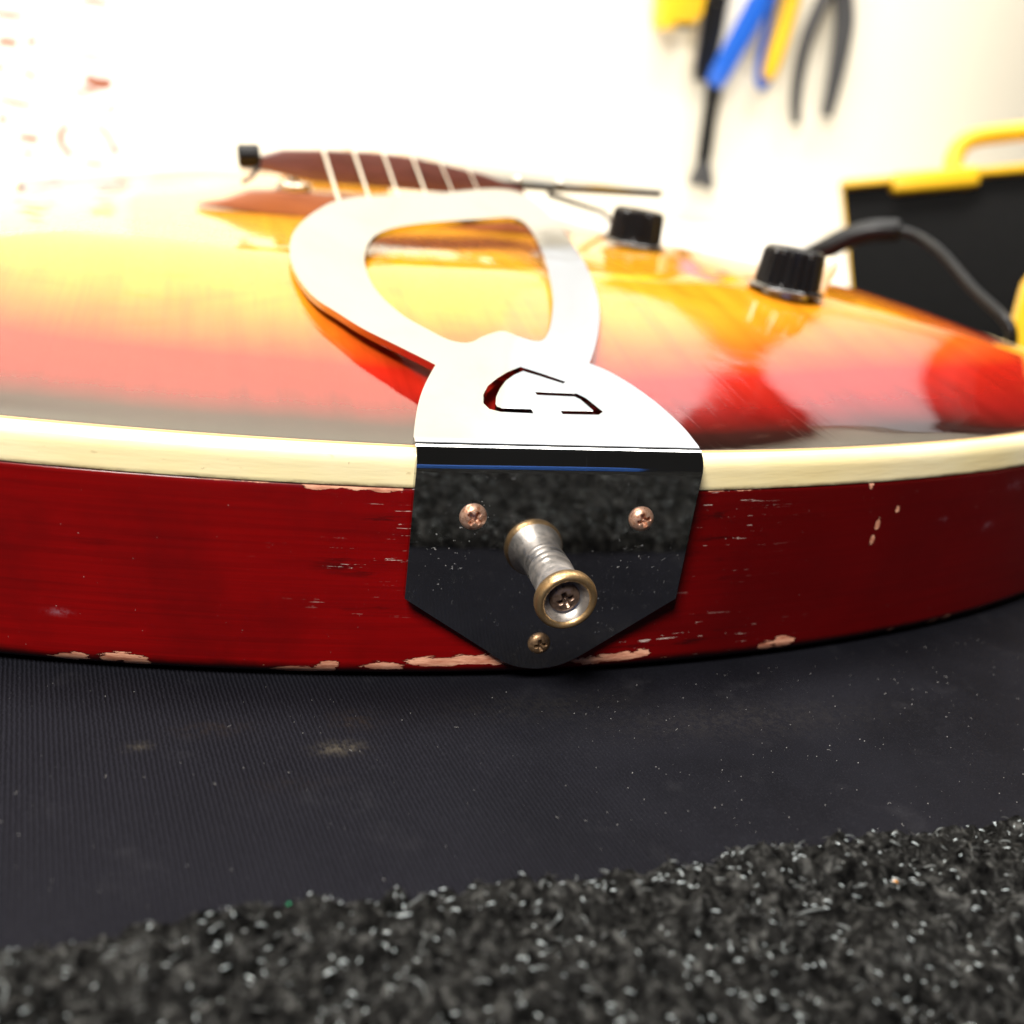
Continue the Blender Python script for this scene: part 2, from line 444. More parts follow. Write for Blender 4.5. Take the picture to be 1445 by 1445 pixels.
# denser sampling near the tail end the photo looks at
wgt = np.where((np.abs(raw[:, 0]) < .175) & (raw[:, 1] < .08), 1., .22)*seg
cw = np.concatenate([[0], np.cumsum(wgt)])
NO = 1300
tt = np.linspace(0, cw[-1], NO, endpoint=False)
closedraw = np.vstack([raw, raw[:1]])
OX = np.interp(tt, cw, closedraw[:, 0]); OY = np.interp(tt, cw, closedraw[:, 1])
for _ in range(6):
    OX = (np.roll(OX, 1)+2*OX+np.roll(OX, -1))/4; OY = (np.roll(OY, 1)+2*OY+np.roll(OY, -1))/4
TX = np.roll(OX, -1)-np.roll(OX, 1); TY = np.roll(OY, -1)-np.roll(OY, 1)
L = np.hypot(TX, TY); NX, NY = TY/L, -TX/L       # outward (outline runs counter-clockwise)
def loft(prof, closed=False):
    V = []
    for off, z in prof:
        V += list(zip(OX+NX*off, OY+NY*off, np.full(NO, z)))
    Fc = []; k = len(prof)
    for j in range(k if closed else k-1):
        j2 = (j+1) % k
        for i in range(NO):
            i2 = (i+1) % NO
            Fc.append((j*NO+i, j*NO+i2, j2*NO+i2, j2*NO+i))
    return V, Fc

guitar = tag(empty('guitar', (0, 0, 0)), 'sunburst archtop guitar with cherry red sides and chrome harp tailpiece lying on the mat', 'guitar')

# side (rib)
zb = D-.0071
prof = [(-.0045, .0002), (-.0030, .00035), (-.0020, .0008), (-.0012, .0014), (-.0006, .0021), (-.0002, .0029)]
prof += [(0, z) for z in np.linspace(.0036, zb-.0006, 64)] + [(-.0001, zb-.0003), (-.0005, zb-.00005)]
V, Fc = loft(prof)
A = np.array(V); near = (A[:, 1] < .075)
def blob(X, Z, rx, rz):
    return np.exp(-(((A[:, 0]-X)/rx)**2+((A[:, 2]-Z)/rz)**2))*near
chip = np.zeros(len(A))
for X, Z, rx, rz in [(-.0885, .0026, .0045, .0013), (-.0800, .0029, .0060, .0014), (-.0775, .0022, .0035, .0012), (-.0470, .0017, .0045, .0011), (-.0415, .0027, .0022, .0016),
                     (-.0300, .0032, .0048, .0010), (-.0200, .0040, .0065, .0012), (-.0130, .0047, .0060, .0012), (-.008, .0043, .004, .0010),
                     (.0120, .0032, .0055, .0010), (.0185, .0040, .0050, .0011), (.0235, .0044, .0022, .0011), (.0548, .0032, .0030, .0013), (.0590, .0038, .0030, .0016),
                     (.0923, .0018, .0014, .0012), (.1070, .0015, .0030, .0012), (.1115, .0020, .0020, .0014),
                     (-.0435, zb-.0002, .004, .0007), (-.0375, zb, .005, .0009), (-.0325, zb-.0003, .004, .0009), (-.0550, zb, .006, .0004), (-.062, zb, .006, .0004), (.0345, zb, .004, .0004), (.043, zb, .008, .0004), (.0745, zb-.0002, .0008, .0011),
                     (.0790, .0304, .0009, .0014), (.0785, .0267, .0008, .0015), (.0840, .0336, .0006, .0008)]:
    chip = np.maximum(chip, 1.0*blob(X, Z, rx, rz))
wear = np.zeros(len(A))
for X, Z, rx, rz in [(-.034, .0255, .011, .0035), (-.030, .034, .008, .004), (-.032, .0165, .010, .0015), (.037, .034, .010, .008), (.034, .0235, .008, .004), (.030, .0075, .018, .004)]:
    wear = np.maximum(wear, blob(X, Z, rx, rz))
scuff = np.zeros(len(A))
for X, Z, rx, rz in [(-.0905, .0118, .0018, .0006), (.125, .036, .003, .0012), (.118, .026, .002, .0008), (.1, .0295, .0012, .0006)]:
    scuff = np.maximum(scuff, blob(X, Z, rx, rz))
ew = np.exp(-((A[:, 2]-.0031)/.0009)**2)*(A[:, 1] < .03)
mesh_obj('side', V, Fc, m_side, guitar, 60, attrs={'chip': chip, 'wear': wear, 'scuff': scuff, 'edgewear': ew})

# binding: rounded ivory strip standing just proud of the side
bp = [(-.0030, zb+.0001), (.00012, zb+.0001), (.00028, zb+.0005)] + [(.0003, z) for z in np.linspace(zb+.0010, D-.0030, 8)]
bp += [(.0003-.0022*(1-math.cos(a)), D-.0030+.0030*math.sin(a)) for a in np.linspace(.15, math.pi/2, 9)]
bp += [(-.0026, D), (-.0030, D-.0004)]
mesh_obj('binding', *loft(bp), m_bind, guitar, 50)
mesh_obj('purfling', *loft([(-.0030, D-.0004), (-.0030, D+.00012), (-.0034, D+.00014), (-.0036, D-.0004)]), m_tan, guitar, 30)
mesh_obj('purfling', *loft([(-.0036, D-.0004), (-.0036, D+.00008), (-.0043, D+.00010), (-.0044, D-.0004)]), m_line, guitar, 30)

# arched top
H = .0175
NR = 70
sub = slice(None, None, 1)
P0 = np.stack([OX-NX*.0042, OY-NY*.0042], 1)
spine = np.stack([np.zeros(NO), np.clip(P0[:, 1], .17, .42)], 1)
ss = (np.linspace(0, 1, NR))**1.25
ring = [P0*(1-s)+spine*s for s in ss]
AP = np.concatenate(ring)
outl = np.stack([OX, OY], 1)[::2]
dist = np.empty(len(AP))
for i in range(0, len(AP), 4000):
    q = AP[i:i+4000]; dist[i:i+4000] = np.sqrt(((q[:, None, :]-outl[None])**2).sum(-1)).min(1)
def arch(d, x):
    u = np.clip((d-.0048)/.118, 0, 1); a = u*u*(3-2*u)
    r = np.clip(u/.07, 0, 1); b = (1-(1-u)**2.0)*r*r*(3-2*r)
    w = np.clip((np.abs(x)-.07)/.11, 0, 1); w = w*w*(3-2*w)
    return H*(a*(1-w)+b*w)
zt = D + .0001 + arch(dist, AP[:, 0])
V = np.column_stack([AP, zt])
Fc = [(j*NO+i, j*NO+(i+1) % NO, (j+1)*NO+(i+1) % NO, (j+1)*NO+i) for j in range(NR-1) for i in range(NO)]
mesh_obj('top', V, Fc, m_top, guitar, 0, attrs={'edge': dist}).data.polygons.foreach_set('use_smooth', [True]*len(Fc))
def topz(x, y):
    d = np.sqrt(((outl-np.array([x, y]))**2).sum(1)).min(); return float(D+.0001+arch(d, x))
# back
bk = [P0*(1-s)+spine*s for s in (0, .5, 1)]
V = np.column_stack([np.concatenate(bk), np.full(3*NO, .0002)])
Fc = [(j*NO+i, (j+1)*NO+i, (j+1)*NO+(i+1) % NO, j*NO+(i+1) % NO) for j in range(2) for i in range(NO)]
mesh_obj('back', V, Fc, m_side, guitar, 0, attrs={k: np.zeros(3*NO) for k in ('chip', 'wear', 'scuff', 'edgewear')})

# ------------------------------------------------------------------ tailpiece
KS = .16; ZT = D+.0025
mm = lambda Lp: [(x*.001, y*.001, 0) for x, y in Lp]
segL = mm([(-28.0, 1.6), (-27.2, 5.5), (-25.6, 12.6), (-23.6, 20.0), (-20.9, 27.8), (-17.9, 35.4)])
segT = mm([(-17.9, 35.4), (-20.6, 39.4), (-25.1, 45.9), (-30.9, 54.3), (-35.6, 63.4), (-39.8, 72.1), (-42.4, 82.7), (-43.8, 95.6), (-43.8, 108.5), (-42.2, 123.0), (-38.7, 136.1), (-33.7, 149.1), (-27.0, 161.7),
           (-18.2, 170.0), (-6.4, 175.9), (7.2, 182.4), (17.0, 188.5), (27.3, 194.9), (34.6, 197.6), (40.0, 195.5), (42.8, 187.9), (44.1, 172.4), (43.8, 152.2), (42.0, 128.8), (39.4, 107.8), (35.6, 88.9), (31.5, 74.1), (26.7, 60.4), (22.5, 50.0), (18.1, 40.2)])
segR = mm([(18.1, 40.2), (21.2, 36.2), (24.1, 29.7), (26.4, 21.8), (27.7, 14.3), (28.3, 7.8), (28.2, 1.6)])
NF = 28
fold = [(.0282-.0562*i/NF, .0016, 0) for i in range(1, NF)]
outer = [tuple(v)[:2] for v in catmull(segL, 5)[:-1] + catmull(segT, 6)[:-1] + catmull(segR, 5)] + [q[:2] for q in fold]
hole = [tuple(v)[:2] for v in catmull(mm([(1.3, 57.3), (-3.7, 53.3), (-6.7, 49.9), (-9.3, 48.8), (-12.5, 50.4), (-16.3, 56.4), (-20.3, 63.8), (-23.3, 73.9), (-25.0, 84.9), (-25.2, 97.0), (-24.3, 107.7), (-21.9, 119.4), (-17.9, 129.9), (-11.8, 137.8),
        (-3.3, 144.4), (5.3, 149.2), (14.1, 153.4), (23.4, 158.2), (29.5, 160.2), (32.4, 155.0), (31.8, 140.6), (29.5, 122.9), (26.5, 105.2), (23.1, 89.1), (20.5, 79.1), (16.8, 67.4), (13.6, 58.6), (11.0, 53.4), (8.7, 52.0), (6.0, 53.6), (3.7, 56.3)]), 5, True)]
def stroke(P, wd):
    """outline of a constant-width polyline with mitred joints"""
    P = [Vector((x*.001, y*.001)) for x, y in P]; a, b = [], []
    for i, p in enumerate(P):
        d1 = (P[i]-P[i-1]).normalized() if i else None
        d2 = (P[i+1]-P[i]).normalized() if i < len(P)-1 else None
        d1 = d1 or d2; d2 = d2 or d1
        n1, n2 = Vector((-d1.y, d1.x)), Vector((-d2.y, d2.x)); nn = (n1+n2).normalized()
        k = min(wd[i]/max(nn.dot(n1), .45), wd[i]*1.9)
        a.append(p+nn*k); b.append(p-nn*k)
    return [tuple(q) for q in a+b[::-1]]
gA = stroke([(8.8, 28.7), (4.8, 32.2), (1.0, 35.2), (-2.0, 32.6), (-5.0, 29.0), (-7.6, 24.8), (-9.4, 20.6), (-10.3, 16.8), (-10.0, 14.9), (-8.6, 14.0), (-2.2, 13.8)], [.0006, .0008, .0009, .0009, .0010, .0013, .0013, .0012, .0010, .0009, .0009])
gB = stroke([(.9, 22.6), (9.4, 22.5), (10.6, 20.8), (12.0, 15.0), (11.2, 14.0), (3.9, 13.8)], [.0008, .0008, .0008, .0009, .0008, .0008])
v2, tri = cdt(outer, [hole, gA, gB])
zpl = lambda y: ZT + KS*y
Vt = [Vector((p.x, p.y, zpl(p.y))) for p in v2]; Ft = list(tri)
# rounded fold and upright plate share the fold row
foldx = [.0282-.0562*i/NF for i in range(NF+1)]
a0 = Vector((0, .0016, zpl(.0016))); a2 = Vector((0, -.0033, .0452)); a1 = Vector((0, -.0033-(zpl(-.0033)-.0452)*.045, zpl(-.0033)))
NB = 32
base_i = len(Vt)
for j in range(0, NB+1):
    u = j/NB; p = a0*(1-u)**2 + a1*2*u*(1-u) + a2*u*u
    for x in foldx: Vt.append(Vector((x, p.y, p.z)))
for j in range(NB):
    for i in range(NF):
        q = base_i+j*(NF+1)+i; Ft.append((q, q+NF+1, q+NF+2, q+1))
botp = [tuple(v)[:2] for v in catmull(mm([(-11.5, 8.0), (-7.6, 5.2), (-4.0, 3.6), (.4, 3.0), (4.6, 3.6), (8.2, 5.2), (11.8, 7.6)]), 5)]
plate = [(x, .0452) for x in foldx] + [(-.02805, .040), (-.0281, .0195)] + botp + [(.0277, .0185), (.0280, .040)]
py_ = lambda z: -.0033+(.0452-z)*.045
v3, tri3 = cdt(plate, [])
b3 = len(Vt); Vt += [Vector((p.x, py_(p.y), p.y)) for p in v3]
Ft += [tuple(b3+i for i in f) for f in tri3]
bm = bmesh.new(); bv = [bm.verts.new(v) for v in Vt]
for f in Ft:
    try: bm.faces.new([bv[i] for i in f])
    except ValueError: pass
bmesh.ops.remove_doubles(bm, verts=bm.verts[:], dist=2e-5)
bmesh.ops.recalc_face_normals(bm, faces=bm.faces[:])
bm.faces.ensure_lookup_table()
ref = max(bm.faces, key=lambda f: f.calc_area() if f.normal.z**2 > .8 else 0)
if ref.normal.z < 0: bmesh.ops.reverse_faces(bm, faces=bm.faces[:])
me = bpy.data.meshes.new('tailpiece'); bm.to_mesh(me); bm.free()
me.materials.append(m_chrome)
tp = bpy.data.objects.new('tailpiece', me); COL.objects.link(tp); tp.parent = guitar
md = tp.modifiers.new('thickness', 'SOLIDIFY'); md.thickness = .0017; md.offset = -1
md = tp.modifiers.new('edge', 'BEVEL'); md.width = .00028; md.segments = 2; md.limit_method = 'ANGLE'; md.angle_limit = math.radians(50)
dg = bpy.context.evaluated_depsgraph_get()
me2 = bpy.data.meshes.new_from_object(tp.evaluated_get(dg)); tp.modifiers.clear(); tp.data = me2; me2.name = 'tailpiece'
sharp(me2, 12)

def screw_head(name, org, axis, r, dome, m, parent, rot=.3, label=None, cup=0.):
    x, y, z = frame(axis); org = Vector(org); n, k = 72, 26; V = [org+z*dome]; Fc = []
    cr, sr = math.cos(rot), math.sin(rot)
    def depth(u, v, rr):
        p, q = abs(u*cr+v*sr), abs(-u*sr+v*cr)
        arm = .58*r; w = .13*r
        a = max(p, q); b = min(p, q)
        d = max(0, min(1, (w*1.35-b)/(w*.6)))*max(0, min(1, (arm-a)/(.12*r)))
        c = max(0, min(1, (.30*r-(p+q)*.75)/(.1*r)))
        return max(d, c)*min(1, (arm*1.25-a)/(arm*.7))
    for j in range(1, k+1):
        rr = r*j/k
        for i in range(n):
            a = 2*math.pi*i/n; u, v = rr*math.cos(a), rr*math.sin(a)
            hgt = dome*math.sqrt(max(0, 1-(rr/r)**2.4)) - depth(u, v, rr)*dome*.85
            V.append(org+x*u+y*v+z*hgt)
    for i in range(n): V.append(org+x*r*math.cos(2*math.pi*i/n)+y*r*math.sin(2*math.pi*i/n)-z*.0006)
    for i in range(n): Fc.append((0, 1+i, 1+(i+1) % n))
    for j in range(k):
        for i in range(n): Fc.append((1+j*n+i, 1+(j+1)*n+i, 1+(j+1)*n+(i+1) % n, 1+j*n+(i+1) % n))
    o = mesh_obj(name, V, Fc, m, parent, 50)
    if label: o['label'] = label
    return o
screw_head('screw', (-.0166, -.0030, .0366), (-.03, -1, .05), .0026, .0015, m_rust, tp, .9)
screw_head('screw', (.0170, -.0030, .0363), (.05, -1, .08), .0025, .0016, m_rust, tp, .35)
screw_head('screw', (-.0002, -.0018, .0090), (0, -1, .0), .0023, .0012, m_rustdark, tp, .2, 'dark rusty screw at the tip of the plate')

# end pin
PO = Vector((-.0003, -.0026, .0255)); PA = Vector((0, -.0125, -.00125)).normalized()
pin = mesh_obj('end_pin', *lathe([(.0039, -.0012), (.0042, .0003), (.00425, .0010), (.00415, .0013), (.00415, .0017), (.00425, .0020), (.00425, .0026), (.0041, .0029), (.0041, .0034), (.0042, .0042),
      (.0042, .0054), (.0044, .0068), (.0049, .0081), (.0054, .0091), (.0056, .0097)], PO, PA, 64), m_nickel, guitar, 50)
mesh_obj('pin_rim', *lathe([(.00558, .0097), (.00590, .0102), (.00602, .0110), (.00590, .0118), (.00555, .0124), (.00505, .01255), (.00455, .0123), (.0043, .0119)], PO, PA, 64), m_brass, pin, 60)
mesh_obj('pin_dish', *lathe([(.00432, .0120), (.0042, .0115), (.0038, .0107), (.0033, .0102), (.0029, .0101), (.0001, .0100)], PO, PA, 64), m_nickel, pin, 60)
screw_head('pin_screw', PO+PA*.0103, PA, .0030, .0012, m_pinscrew, pin, .45)

# ------------------------------------------------------------------ bridge, strings
by = .218
ft = topz(0, by)
bridge = mesh_obj('bridge', *prism([(-.069, topz(-.066, by)+.0012), (-.060, topz(-.06, by)+.0035), (-.051, .0725), (-.040, .0735), (.040, .0735), (.051, .0725), (.060, topz(.06, by)+.0035), (.069, topz(.066, by)+.0012), (.045, topz(.045, by)+.0001), (.02, ft-.0002), (-.02, ft-.0002), (-.045, topz(-.045, by)+.0001)],
      lambda u, v, w: (u, by-.006+w, v), .012, .0006), m_rose2, guitar, 40)
sad = mesh_obj('saddle', *prism([(-.0475, .0798), (-.0470, .0845), (-.040, .0870), (-.025, .0882), (-.010, .0890), (.004, .0888), (.016, .0875), (.032, .0853), (.047, .0815), (.0485, .0795), (.03, .0776), (-.03, .0776)],
      lambda u, v, w: (u, by-.0045+w, v), .009, .0006), m_rose, bridge, 40)
for sx_ in (-.036, .036):
    mesh_obj('thumbwheel', *lathe([(.0062, .0737), (.0066, .0741), (.0066, .0758), (.0062, .0762)], (sx_, by, 0), (0, 0, 1), 32, True), m_steel, bridge)
    mesh_obj('post', *lathe([(.002, .070), (.002, .0785)], (sx_, by, 0), (0, 0, 1), 16, True), m_steel, bridge)
mesh_obj('end_cap', *lathe([(.0006, -.0038), (.0034, -.0036), (.0040, -.003), (.0040, .0034), (.0034, .004), (.0006, .0042)], (-.0515, by, .0838), (1, 0, .1), 24, True), m_blackr, bridge)
mesh_obj('clip', *tube([(-.0475, by-.002, .0815), (-.050, by-.004, .0775), (-.0535, by-.005, .0752)], .0008, 10), m_bracket, bridge)
sadz = [.0884, .0893, .0898, .0896, .0884, .0872]
for i in range(6):
    x0 = -.0262+i*.01045; x1 = -.0255+i*.0102; x2 = -.021+i*.0084
    r = [.00066, .00056, .00046, .00040, .00026, .00022][i]
    ya = .1655+.0305*i/5 - .003
    pts = [(x1, ya, zpl(ya)-.0006), (x0, by-.001, sadz[i]+r*.4), (x0, by+.001, sadz[i]+r*.4), (x2, .847, .0498+r)]
    mesh_obj('string', *tube(pts, r, 8), m_steel, guitar, 60)
# ball ends hooked under the far bar of the tailpiece
for i in range(6):
    x1 = -.0255+i*.0102; ya = .1655+.0305*i/5 - .0075
    mesh_obj('ball_end', *tube([(x1-.0018, ya, zpl(ya)-.0036), (x1+.0018, ya, zpl(ya)-.0036)], .0018, 12), m_brass, tp, 40)

# neck (its string plane falls away behind the bridge)
def quadstrip(secs):
    V = [Vector(p) for s in secs for p in s]; n = len(secs[0]); Fc = []
    for j in range(len(secs)-1):
        for i in range(n): Fc.append((j*n+i, j*n+(i+1) % n, (j+1)*n+(i+1) % n, (j+1)*n+i))
    Fc.append(tuple(range(n-1, -1, -1))); Fc.append(tuple((len(secs)-1)*n+i for i in range(n)))
    return V, Fc
fz = lambda y: .0880-(y-by)*.0616-.0045
secs = []
for y, w in ((.405, .0275), (.60, .0253), (.847, .0215)):
    z = fz(y); secs.append([(-w, y, z-.005), (w, y, z-.005), (w, y, z-.001), (w*.5, y, z), (-w*.5, y, z), (-w, y, z-.001)])
fb = mesh_obj('fretboard', *quadstrip(secs), m_rose, guitar, 30)
for k in range(1, 21):
    y = .847-.629*(1-2**(-k/12)); w = .0215+(.847-y)/.442*.006
    mesh_obj('fret', *tube([(-w, y, fz(y)-.0002), (w, y, fz(y)-.0002)], .0008, 6), m_steel, fb)
secs = []
for y, w, dz in ((.50, .0265, .034), (.54, .026, .022), (.60, .0250, .019), (.847, .0212, .017)):
    z = fz(y)-.0051; secs.append([(w*math.cos(a), y, z-dz*math.sin(a)) for a in np.linspace(0, math.pi, 13)])
mesh_obj('neck', *quadstrip(secs), m_maple, guitar, 40)
mesh_obj('nut', *boxm((-.0215, .847, fz(.847)-.004), (.0215, .852, fz(.847)+.0035), None, .0006), m_cream, guitar)
mesh_obj('headstock', *prism([(-.0215, .852), (-.037, .885), (-.040, 1.0), (-.02, 1.03), (0, 1.02), (.02, 1.03), (.040, 1.0), (.037, .885), (.0215, .852)], lambda u, v, w: (u, v, fz(.852)-.017+w-(v-.852)*.13), .015, .001), m_guard, guitar, 30)

# pickguard on its bracket
pg = mesh_obj('pickguard', *prism([(.040, .2165), (.060, .2195), (.1156, .2455), (.121, .258), (.113, .30), (.085, .355), (.055, .40), (.038, .405), (.036, .30)], lambda u, v, w: (u, v, .0810+w), .0026, .0004), m_guard, guitar, 30)
mesh_obj('bracket', *tube([(.060, .222, .0798), (.0625, .225, .0792), (.100, .272, .0712), (.1175, .298, topz(.1175, .298)+.004), (.120, .302, topz(.12, .302)+.001)], .0011, 10), m_bracket, pg, 60)
for q in ((.046, .2195), (.064, .2245)):
    mesh_obj('stud', *lathe([(.0018, .0835), (.0018, .0847), (.0010, .0853)], (q[0], q[1], 0), (0, 0, 1), 16, True), m_steel, pg)

# knobs
def knob(x, y, dz=0.):
    z = topz(x, y)+.0008+dz
    nrm = (0.07, .0, 1)
    fl = lambda a, h: 1+.045*(max(-1, min(1, 2.5*math.sin(a*20))))*(1 if .0022 < h < .0120 else 0)
    k = mesh_obj('control_knob', *lathe([(.0099, .0014), (.0099, .0024), (.0098, .0028), (.0091, .0115), (.0088, .0126), (.0078, .0132), (.0068, .0129), (.0004, .0128)], (x, y, z), nrm, 160, False, False, fl), m_knob, guitar, 25)
    mesh_obj('skirt', *lathe([(.0092, .0020), (.0116, .0012), (.0120, .0007), (.0118, .0003), (.0100, .0002)], (x, y, z), nrm, 64), m_guard, k, 40)
    mesh_obj('washer', *lathe([(.0072, -.0012), (.0072, .0004)], (x, y, z), nrm, 32, True), m_steel, k)
    return k
knob(.1085, .1195)
k2 = knob(.0872, .1985)
# cream switch tip beside the near knob
mesh_obj('switch_tip', *lathe([(.0015, -.004), (.0016, .001), (.0026, .003), (.0030, .006), (.0026, .0085), (.0008, .0095)], (.1388, .1480, topz(.1388, .1480)+.0012), (.15, 0, 1), 24, True), m_cream, guitar, 60)

# ------------------------------------------------------------------ mat and carpet
xs = np.concatenate([np.linspace(-.55, -.16, 12), np.linspace(-.155, .2, 330), np.linspace(.21, .62, 14)])
ys = np.concatenate([np.linspace(-.075, .05, 130), np.linspace(.06, .6, 18)])
gx, gy = np.meshgrid(xs, ys)
ed = -.0605+.040*gx + .0008*np.sin(gx*70)
yy = np.where(gy <= -.0749, ed-.012, np.maximum(gy, ed-.012))
gz = .0005*np.sin(gx*19+1)*np.sin(gy*23) - .00045
# the mat lies flat under the guitar
V = np.column_stack([gx.ravel(), yy.ravel(), gz.ravel()])
n1, n2 = len(ys), len(xs)
Fc = [(j*n2+i, j*n2+i+1, (j+1)*n2+i+1, (j+1)*n2+i) for j in range(n1-1) for i in range(n2-1)]
def bl(X, Y, rx, ry): return np.exp(-(((V[:, 0]-X)/rx)**2+((V[:, 1]-Y)/ry)**2))
stain = np.maximum.reduce([bl(-.0415, -.0205, .0036, .0018), .5*bl(-.075, -.017, .002, .0012), .12*bl(.04, -.018, .03, .006), .12*bl(.0, -.010, .02, .005)])
rust = np.maximum.reduce([bl(-.0375, -.0118, .0045, .0030), .8*bl(-.063, -.0125, .006, .0022), .4*bl(-.05, -.03, .008, .002)])
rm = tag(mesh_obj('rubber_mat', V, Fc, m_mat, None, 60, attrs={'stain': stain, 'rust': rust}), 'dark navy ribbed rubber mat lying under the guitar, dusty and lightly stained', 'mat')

# carpet in front, lumpy, with loose fibres
def vnoise(x, y, s, seed):
    r = np.random.default_rng(seed); T = r.random((64, 64)); u, v = x*s+100, y*s+100
    i, j = np.floor(u).astype(int), np.floor(v).astype(int); fu, fv = u-i, v-j
    fu, fv = fu*fu*(3-2*fu), fv*fv*(3-2*fv)
    g = lambda a, b: T[a % 64, b % 64]
    return (g(i, j)*(1-fu)+g(i+1, j)*fu)*(1-fv)+(g(i, j+1)*(1-fu)+g(i+1, j+1)*fu)*fv
def cz(x, y):
    e = -.0602+.038*x + .0009*(vnoise(x, y*0, 160, 3)-.5) + .0011*(vnoise(x, y*0, 420, 4)-.5)
    d = np.clip((e-y)/.0035, 0, 1); rim = np.sqrt(1-(1-d)**2)
    hgt = .0040+.0016*(vnoise(x, y, 110, 11)-.5)+.0034*(vnoise(x, y, 270, 12)-.5)+.0030*(vnoise(x, y, 560, 13)-.5)
    return -.0028+(hgt+.0028)*rim
xs = np.concatenate([np.linspace(-.55, -.15, 60), np.linspace(-.149, .13, 620), np.linspace(.132, .6, 70)])
ys = np.concatenate([np.linspace(-.295, -.126, 30), np.linspace(-.125, -.052, 220)])
gx, gy = np.meshgrid(xs, ys)
gys = gy + .04*gx*np.clip((gy+.125)/.073, 0, 1)
V = np.column_stack([gx.ravel(), gys.ravel(), cz(gx, gys).ravel()])
n1, n2 = len(ys), len(xs)
Fc = [(j*n2+i, j*n2+i+1, (j+1)*n2+i+1, (j+1)*n2+i) for j in range(n1-1) for i in range(n2-1)]
carpet = tag(mesh_obj('carpet', V, Fc, m_carpet, None, 80), 'grey shaggy carpet strip along the near edge of the dark mat', 'carpet')
def fibres(name, count, m, rad, ln, tone, region, lift=.0):
    Vf, Ff, tn = [], [], []
    for _ in range(count):
        x = random.uniform(*region[0]); e = -.0602+.038*x
        y = e - .0012 - (random.random()**1.15)*region[1]
        z = float(cz(np.array([x]), np.array([y]))[0])+lift
        a = random.uniform(0, 6.28); l_ = ln*random.uniform(.5, 1.6); up = random.uniform(.05, .5); bd = random.uniform(-.7, .7)
        pts = []
        for k in range(4):
            u = k/3; aa = a+bd*u*1.6
            pts.append((x+math.cos(aa)*l_*u, y+math.sin(aa)*l_*u*.8 if y+math.sin(aa)*l_*u*.8 < e+.002 else e+.002, z-.0004+up*l_*(u-u*u)*2))
        r = rad*random.uniform(.6, 1.4)
        v, f = tube(pts, [r, r, r*.9, r*.4], 5, False)
        b = len(Vf); Vf += v; Ff += [tuple(i+b for i in q) for q in f]
        tn += [tone()]*len(v)
    o = mesh_obj(name, Vf, Ff, m, carpet, 80, attrs={'tone': tn}); o['kind'] = 'stuff'; return o
reg = ((-.13, .12), .055)
fibres('fibre', 5500, m_fibre, .00012, .0014, lambda: random.choice([.05, .1, .2, .35, .6, .8, .95]), reg)
fibres('bright_fibre', 2200, m_glint, .00009, .0009, lambda: 1, reg, .0002)
fibres('strand', 70, m_fibre, .00013, .0040, lambda: random.choice([.7, .85, .93]), reg, .0003)
fibres('green_fleck', 1, m_green, .0003, .0010, lambda: 1, ((-.0530, -.0528), .0006), .0004)
fibres('orange_fleck', 1, m_orange, .00018, .0007, lambda: 1, ((.02, .045), .02), .0004)

# blue cloth lying behind the camera position on the near edge of the bench: the chrome fold mirrors it
bc = plastic('blue_cloth', (.010, .07, .30), .85)
gx, gy = np.meshgrid(np.linspace(-.14, .105, 60), np.linspace(-.290, -.215, 16))
top_ = .046+.016*np.sin(np.clip((gy+.290)/.075, 0, 1)*math.pi)**.5+.003*np.sin(gx*60+gy*40)
V = np.column_stack([gx.ravel(), gy.ravel(), top_.ravel()]); nb = len(V)
V = np.vstack([V, np.column_stack([gx.ravel(), gy.ravel(), np.full(nb, .0068)])])
Fc = []
for j in range(15):
    for i in range(59):
        q = j*60+i; Fc += [(q, q+1, q+61, q+60), (nb+q, nb+q+60, nb+q+61, nb+q+1)]
for i in range(59): Fc += [(i, nb+i, nb+i+1, i+1), (900+i, 901+i, nb+901+i, nb+900+i)]
for j in range(15): Fc += [(j*60, j*60+60, nb+j*60+60, nb+j*60), (j*60+59, nb+j*60+59, nb+j*60+119, j*60+119)]
tag(mesh_obj('cloth', V, Fc, bc, None, 60), 'blue folded cloth on the near edge of the bench, mirrored in the chrome fold', 'cloth')

# lint and dust on the mat
Vd, Fd = [], []
for k in range(1100):
    x = random.uniform(-.11, .16); y = random.uniform(-.058, .012)
    if y > modelY(np.array(x))-.002 or y < -.056+.04*x: continue
    if random.random() < .55 and x < -.0: continue
    z = .0005*math.sin(x*19+1)*math.sin(y*23)-.00045+.0001
    if random.random() < .07:
        a = random.uniform(0, 6.3); l_ = random.uniform(.0003, .0009)
        v, f = tube([(x, y, z), (x+math.cos(a)*l_*.5, y+math.sin(a)*l_*.5, z+.0001), (x+math.cos(a+.5)*l_, y+math.sin(a+.5)*l_, z)], random.uniform(.00002, .00003), 4, False)
    else:
        r = .00003+.00010*random.random()**3
        v = [Vector((x+r*random.uniform(.6, 1.4)*dx, y+r*random.uniform(.6, 1.4)*dy, z+r*dz)) for dx, dy, dz in ((1, 0, 0), (-1, 0, 0), (0, 1, 0), (0, -1, 0), (0, 0, 1), (0, 0, -1))]
        f = [(0, 2, 4), (2, 1, 4), (1, 3, 4), (3, 0, 4), (2, 0, 5), (1, 2, 5), (3, 1, 5), (0, 3, 5)]
    b = len(Vd); Vd += v; Fd += [tuple(i+b for i in q) for q in f]
tag(mesh_obj('lint', Vd, Fd, m_dust, None, 60), 'tiny pale specks of lint scattered over the dark mat', 'lint', kind='stuff')

